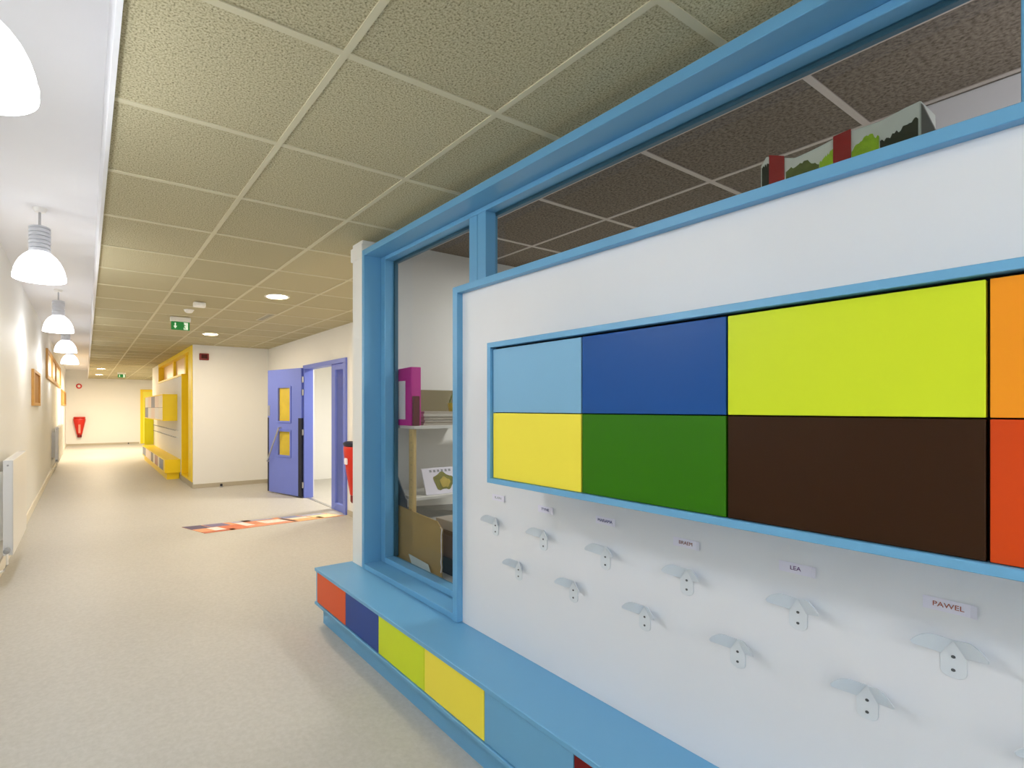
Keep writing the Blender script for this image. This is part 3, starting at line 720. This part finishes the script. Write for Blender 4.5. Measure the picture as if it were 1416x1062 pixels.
# picture book
pb = thing('picture_book', 'white picture book with a green and yellow cover picture leaning on the shelf', 'book', (2.07, 2.76, 0.821))
def bk(x, t, off=0.0): return (x, 2.735+t*0.06-off, 0.8215+t*0.165)
MB().prism([bk(1.93, 0), bk(2.25, 0), bk(2.25, 1), bk(1.93, 1)], (0, 0.012, 0.004), .001).build('cover', M_paper, pb)
blob = [(math.cos(a)*(0.085+0.012*math.sin(3*a+1)), 0.48+math.sin(a)*(0.34+0.06*math.sin(5*a))) for a in [2*PI*k/22 for k in range(22)]]
MB().prism([bk(2.09+x, t, .0012) for x, t in blob], (0, -.0006, 0)).build('cover_picture', mat('olive_print', (122, 122, 44), 0.5, var=0.5, scale=26), pb)
MB().prism([bk(2.10+x*.5, .44+(t-.48)*.6, .0024) for x, t in blob], (0, -.0006, 0)).build('cover_picture', mat('mustard_print', (190, 170, 74), 0.5, var=0.4, scale=30), pb)
ti = MB()
for k in range(6): ti.prism([bk(1.99+k*.032, .86, .0012), bk(2.008+k*.032, .86, .0012), bk(2.008+k*.032, .95, .0012), bk(1.99+k*.032, .95, .0012)], (0, -.0006, 0))
ti.build('title_marks', M_grey, pb)
# cardboard sheet, card, dark board
cs = thing('cardboard_sheet', 'brown cardboard sheet with a torn edge leaning behind the window', 'cardboard', (1.79, 2.65, 0.4))
edge = [(2.385, 0.70)]+[(2.372+random.uniform(-.008, .006), 0.69-k*0.032) for k in range(9)]
MB().prism([(1.783, y, z) for y, z in [(2.945, 0.4005), (2.945, 0.757), (2.42, 0.728)]+edge+[(2.366, 0.4005)]], (0.006, 0, 0)).build('sheet', mat('kraft_card', (178, 150, 92), 0.75, var=0.06), cs)
MB().prism([(1.7822, y, z) for y, z in edge+[(y+0.006+0.004*(k % 2), z) for k, (y, z) in list(enumerate(edge))[::-1]]], (-0.0006, 0, 0)).build('torn_edge', M_paper, cs, label='white torn edge')
ci = tag(MB().prism([(1.765, 2.70, 0.47), (1.765, 2.485, 0.458), (1.768, 2.455, 0.4005), (1.768, 2.66, 0.4005)], (0.0015, 0, 0)).build('paper_card', mat('pale_blue_card', (222, 236, 240), 0.6)), 'white card leaning against the foot of the cardboard sheet', 'card')
db = tag(MB().prism([(1.79, 2.98, 0.4005), (1.79, 2.98, 1.08), (1.79, 2.955, 1.04), (1.79, 2.765, 0.80), (1.79, 2.765, 0.4005)], (0.008, 0, 0), .001).build('grey_board', mat('charcoal_board', (92, 94, 96), 0.6)), 'dark grey board with a slanted edge left of the pine upright', 'board')
struct(MB().box(1.70, 2.12, 1.94, 3.02, 0.355, 0.40).build('window_1_sill', M_white))
x0, x1 = 1.86, 2.11
tag(MB().box(x0, x1, 2.22, 2.56, 0.4005, 0.50, .003).build('storage_bin', mat('black_bin', (44, 40, 42), 0.5)), 'black bin at the bottom right inside the window', 'bin')
tag(MB().box(x0, x1, 2.23, 2.55, 0.5005, 0.635, .003).build('carton', mat('mauve_card', (112, 92, 92), 0.6)), 'dull mauve carton between the cardboard sheet and window edge', 'box')
tag(MB().box(x0, x1, 2.22, 2.56, 0.6355, 0.66, .002).build('tray', mat('umber_wood', (96, 70, 50), 0.6)), 'brown tray on top of the mauve carton', 'tray')
tag(MB().box(x0+.01, x1-.01, 2.24, 2.55, 0.6605, 0.72, .003).build('paper_bundle', mat('greige_paper', (176, 168, 158), 0.7)), 'greige paper bundle on the brown tray', 'paper')
tag(MB().prism([(1.83, 2.715, 0.6405), (2.5, 2.715, 0.6405), (2.5, 2.98, 0.665), (1.83, 2.98, 0.70)], (0, 0, 0.012)).build('plastic_sleeve', mat('grey_film', (176, 178, 176), 0.25)), 'grey plastic sleeves lying on the shelf under the picture book', 'sleeve')

# shopping bag on top of the store cupboard
cup = tag(MB().box(1.80, 2.22, 0.02, 1.3, 1.45, 1.86, .004).build('wall_cupboard', M_shelf), 'white cupboard top carrying the printed bag behind the transom', 'cupboard')
bag = thing('shopping_bag', 'printed white shopping bag with vegetables and red straps behind the transom glass', 'bag', (1.95, 0.6, 1.861))
bx = 1.89
def topz(y):    # sagging top outline, read from the near (low y) to the far end
    P = [(0.36, 2.165), (0.42, 2.213), (0.455, 2.208), (0.50, 2.197), (0.56, 2.199), (0.60, 2.195), (0.645, 2.185), (0.70, 2.178), (0.74, 2.198), (0.775, 2.215), (0.79, 2.19)]
    for (a, za), (b, zb) in zip(P, P[1:]):
        if a <= y <= b: return za+(zb-za)*(y-a)/(b-a)
    return P[-1][1]
ysb = [0.42+k*(0.79-0.42)/24 for k in range(25)]
pr = [(bx, 0.42, 1.8615)]+[(bx, y, topz(y)) for y in ysb]+[(bx, 0.79, 1.8615)]
MB().prism(pr, (0.13, 0, 0), .003).build('bag_body', mat('bag_white', (236, 242, 232), 0.4, var=0.12, scale=14), bag)
MB().prism([(bx, 0.4195, 1.8615), (bx, 0.4195, 2.205), (bx+.06, 0.375, 2.04), (bx+.10, 0.37, 1.8615)], (0.02, 0, 0)).build('bag_gusset', mat('bag_grey', (128, 128, 120), 0.5), bag)
def strap(y0, y1):
    n = 4
    pts = [(bx-.001, y0, 1.8615)]+[(bx-.001, y0+(y1-y0)*k/n, topz(y0+(y1-y0)*k/n)+.004) for k in range(n+1)]+[(bx-.001, y1, 1.8615)]
    MB().prism(pts, (-.003, 0, 0)).build('strap', mat('strap_red', (168, 32, 32), 0.45, var=0.08), bag)
strap(0.562, 0.602); strap(0.724, 0.765)
def leafy(y0, y1, fz, col, nm, seed, amp=0.02):
    rnd = random.Random(seed); n = 18
    pts = [(bx-.0012, y0, 1.87)]
    for k in range(n+1):
        y = y0+(y1-y0)*k/n
        pts.append((bx-.0012, y, max(1.88, min(topz(y)-.006, fz(k/n)+rnd.uniform(-amp, amp)))))
    pts.append((bx-.0012, y1, 1.87))
    MB().prism(pts, (-.0006, 0, 0)).build(nm, col, bag)
M_leaf = mat('print_lettuce', (172, 222, 36), 0.45, var=0.45, scale=40); M_dkgr = mat('print_dark_green', (40, 48, 30), 0.45, var=0.5, scale=50)
leafy(0.425, 0.50, lambda t: 2.17-.035*t, M_dkgr, 'vegetable_print', 1, .006)
leafy(0.502, 0.561, lambda t: 2.15+.018*math.sin(t*4), M_leaf, 'vegetable_print', 2, .006)
leafy(0.603, 0.635, lambda t: 2.165-.03*t, M_leaf, 'vegetable_print', 3, .005)
leafy(0.636, 0.72, lambda t: 2.135+.02*math.sin(t*3), mat('print_olive', (96, 110, 44), 0.45, var=0.6, scale=45), 'vegetable_print', 4, .006)
leafy(0.766, 0.786, lambda t: 2.185, M_dkgr, 'vegetable_print', 5, .006)

# ------------------------------------------------------------------ lights: lamps of the place, plus added fill lights
def lamp(kind, loc, energy, color, size=0.2, rot=(0, 0, 0)):
    l = bpy.data.lights.new('room_or_fill_light', kind); l.energy = energy; l.color = color
    if kind == 'AREA': l.shape = 'DISK'; l.size = size
    else: l.shadow_soft_size = size
    o = bpy.data.objects.new('room_or_fill_light', l); COL.objects.link(o); o.location = loc; o.rotation_euler = rot
    return o
for y, _ in plist: lamp('POINT', (-0.275, y, 2.23), (17 if y < 3 else 14 if y < 6 else 8) if y > 0 else 12, (0.93, 0.965, 1.0), 0.12)
for x, y in ((1.625, 4.86), (1.60, 7.85), (0.378, 16.4), (0.384, 19.3), (0.69, -1.4), (0.69, -3.3)):
    lamp('AREA', (x, y, ZC-0.02), (26 if y < 12 else 72) if y > 0 else 16, (1.0, 0.82, 0.58) if y > 0 else (.96, .98, 1), 0.2)
lamp('AREA', (4.2, 6.6, 2.45), 70, (1.0, 0.93, 0.82), 0.5)             # added unseen light, brightens the classroom beyond the door
lamp('AREA', (2.5, 18.5, 2.45), 70, (1.0, 0.88, 0.7), 0.3)  # added fill for the far end, no fixture
lamp('POINT', (2.45, 0.1, 2.12), 6.5, (0.93, 0.92, 1.0), 0.15)            # added fill for the unlit store room, no fixture
lamp('AREA', (3.2, 1.9, 2.55), 32, (1.0, 0.98, 0.95), 0.4)  # second added store room fill, also without a fixture

w = bpy.data.worlds.new('world'); S.world = w; w.use_nodes = True
w.node_tree.nodes['Background'].inputs[0].default_value = (0.6, 0.7, 0.8, 1); w.node_tree.nodes['Background'].inputs[1].default_value = 0.3

# ------------------------------------------------------------------ camera
cam = bpy.data.cameras.new('camera'); co = bpy.data.objects.new('camera', cam); COL.objects.link(co)
cam.sensor_width = 36; cam.lens = 699/1416*36; cam.shift_x = (708-539)/1416; cam.shift_y = (564-531)/1416
cam.clip_start = 0.02
co.location = (0, 0, 1.40); co.rotation_euler = (PI/2, 0, -math.atan(0.602))
S.camera = co
S.view_settings.view_transform = 'Standard'; S.view_settings.look = 'None'
S.view_settings.exposure = 0.27; S.view_settings.gamma = 1.0
S.cycles.use_denoising = True
S.cycles.max_bounces = 10; S.cycles.diffuse_bounces = 6; S.cycles.transparent_max_bounces = 16
S.cycles.sample_clamp_indirect = 6.0
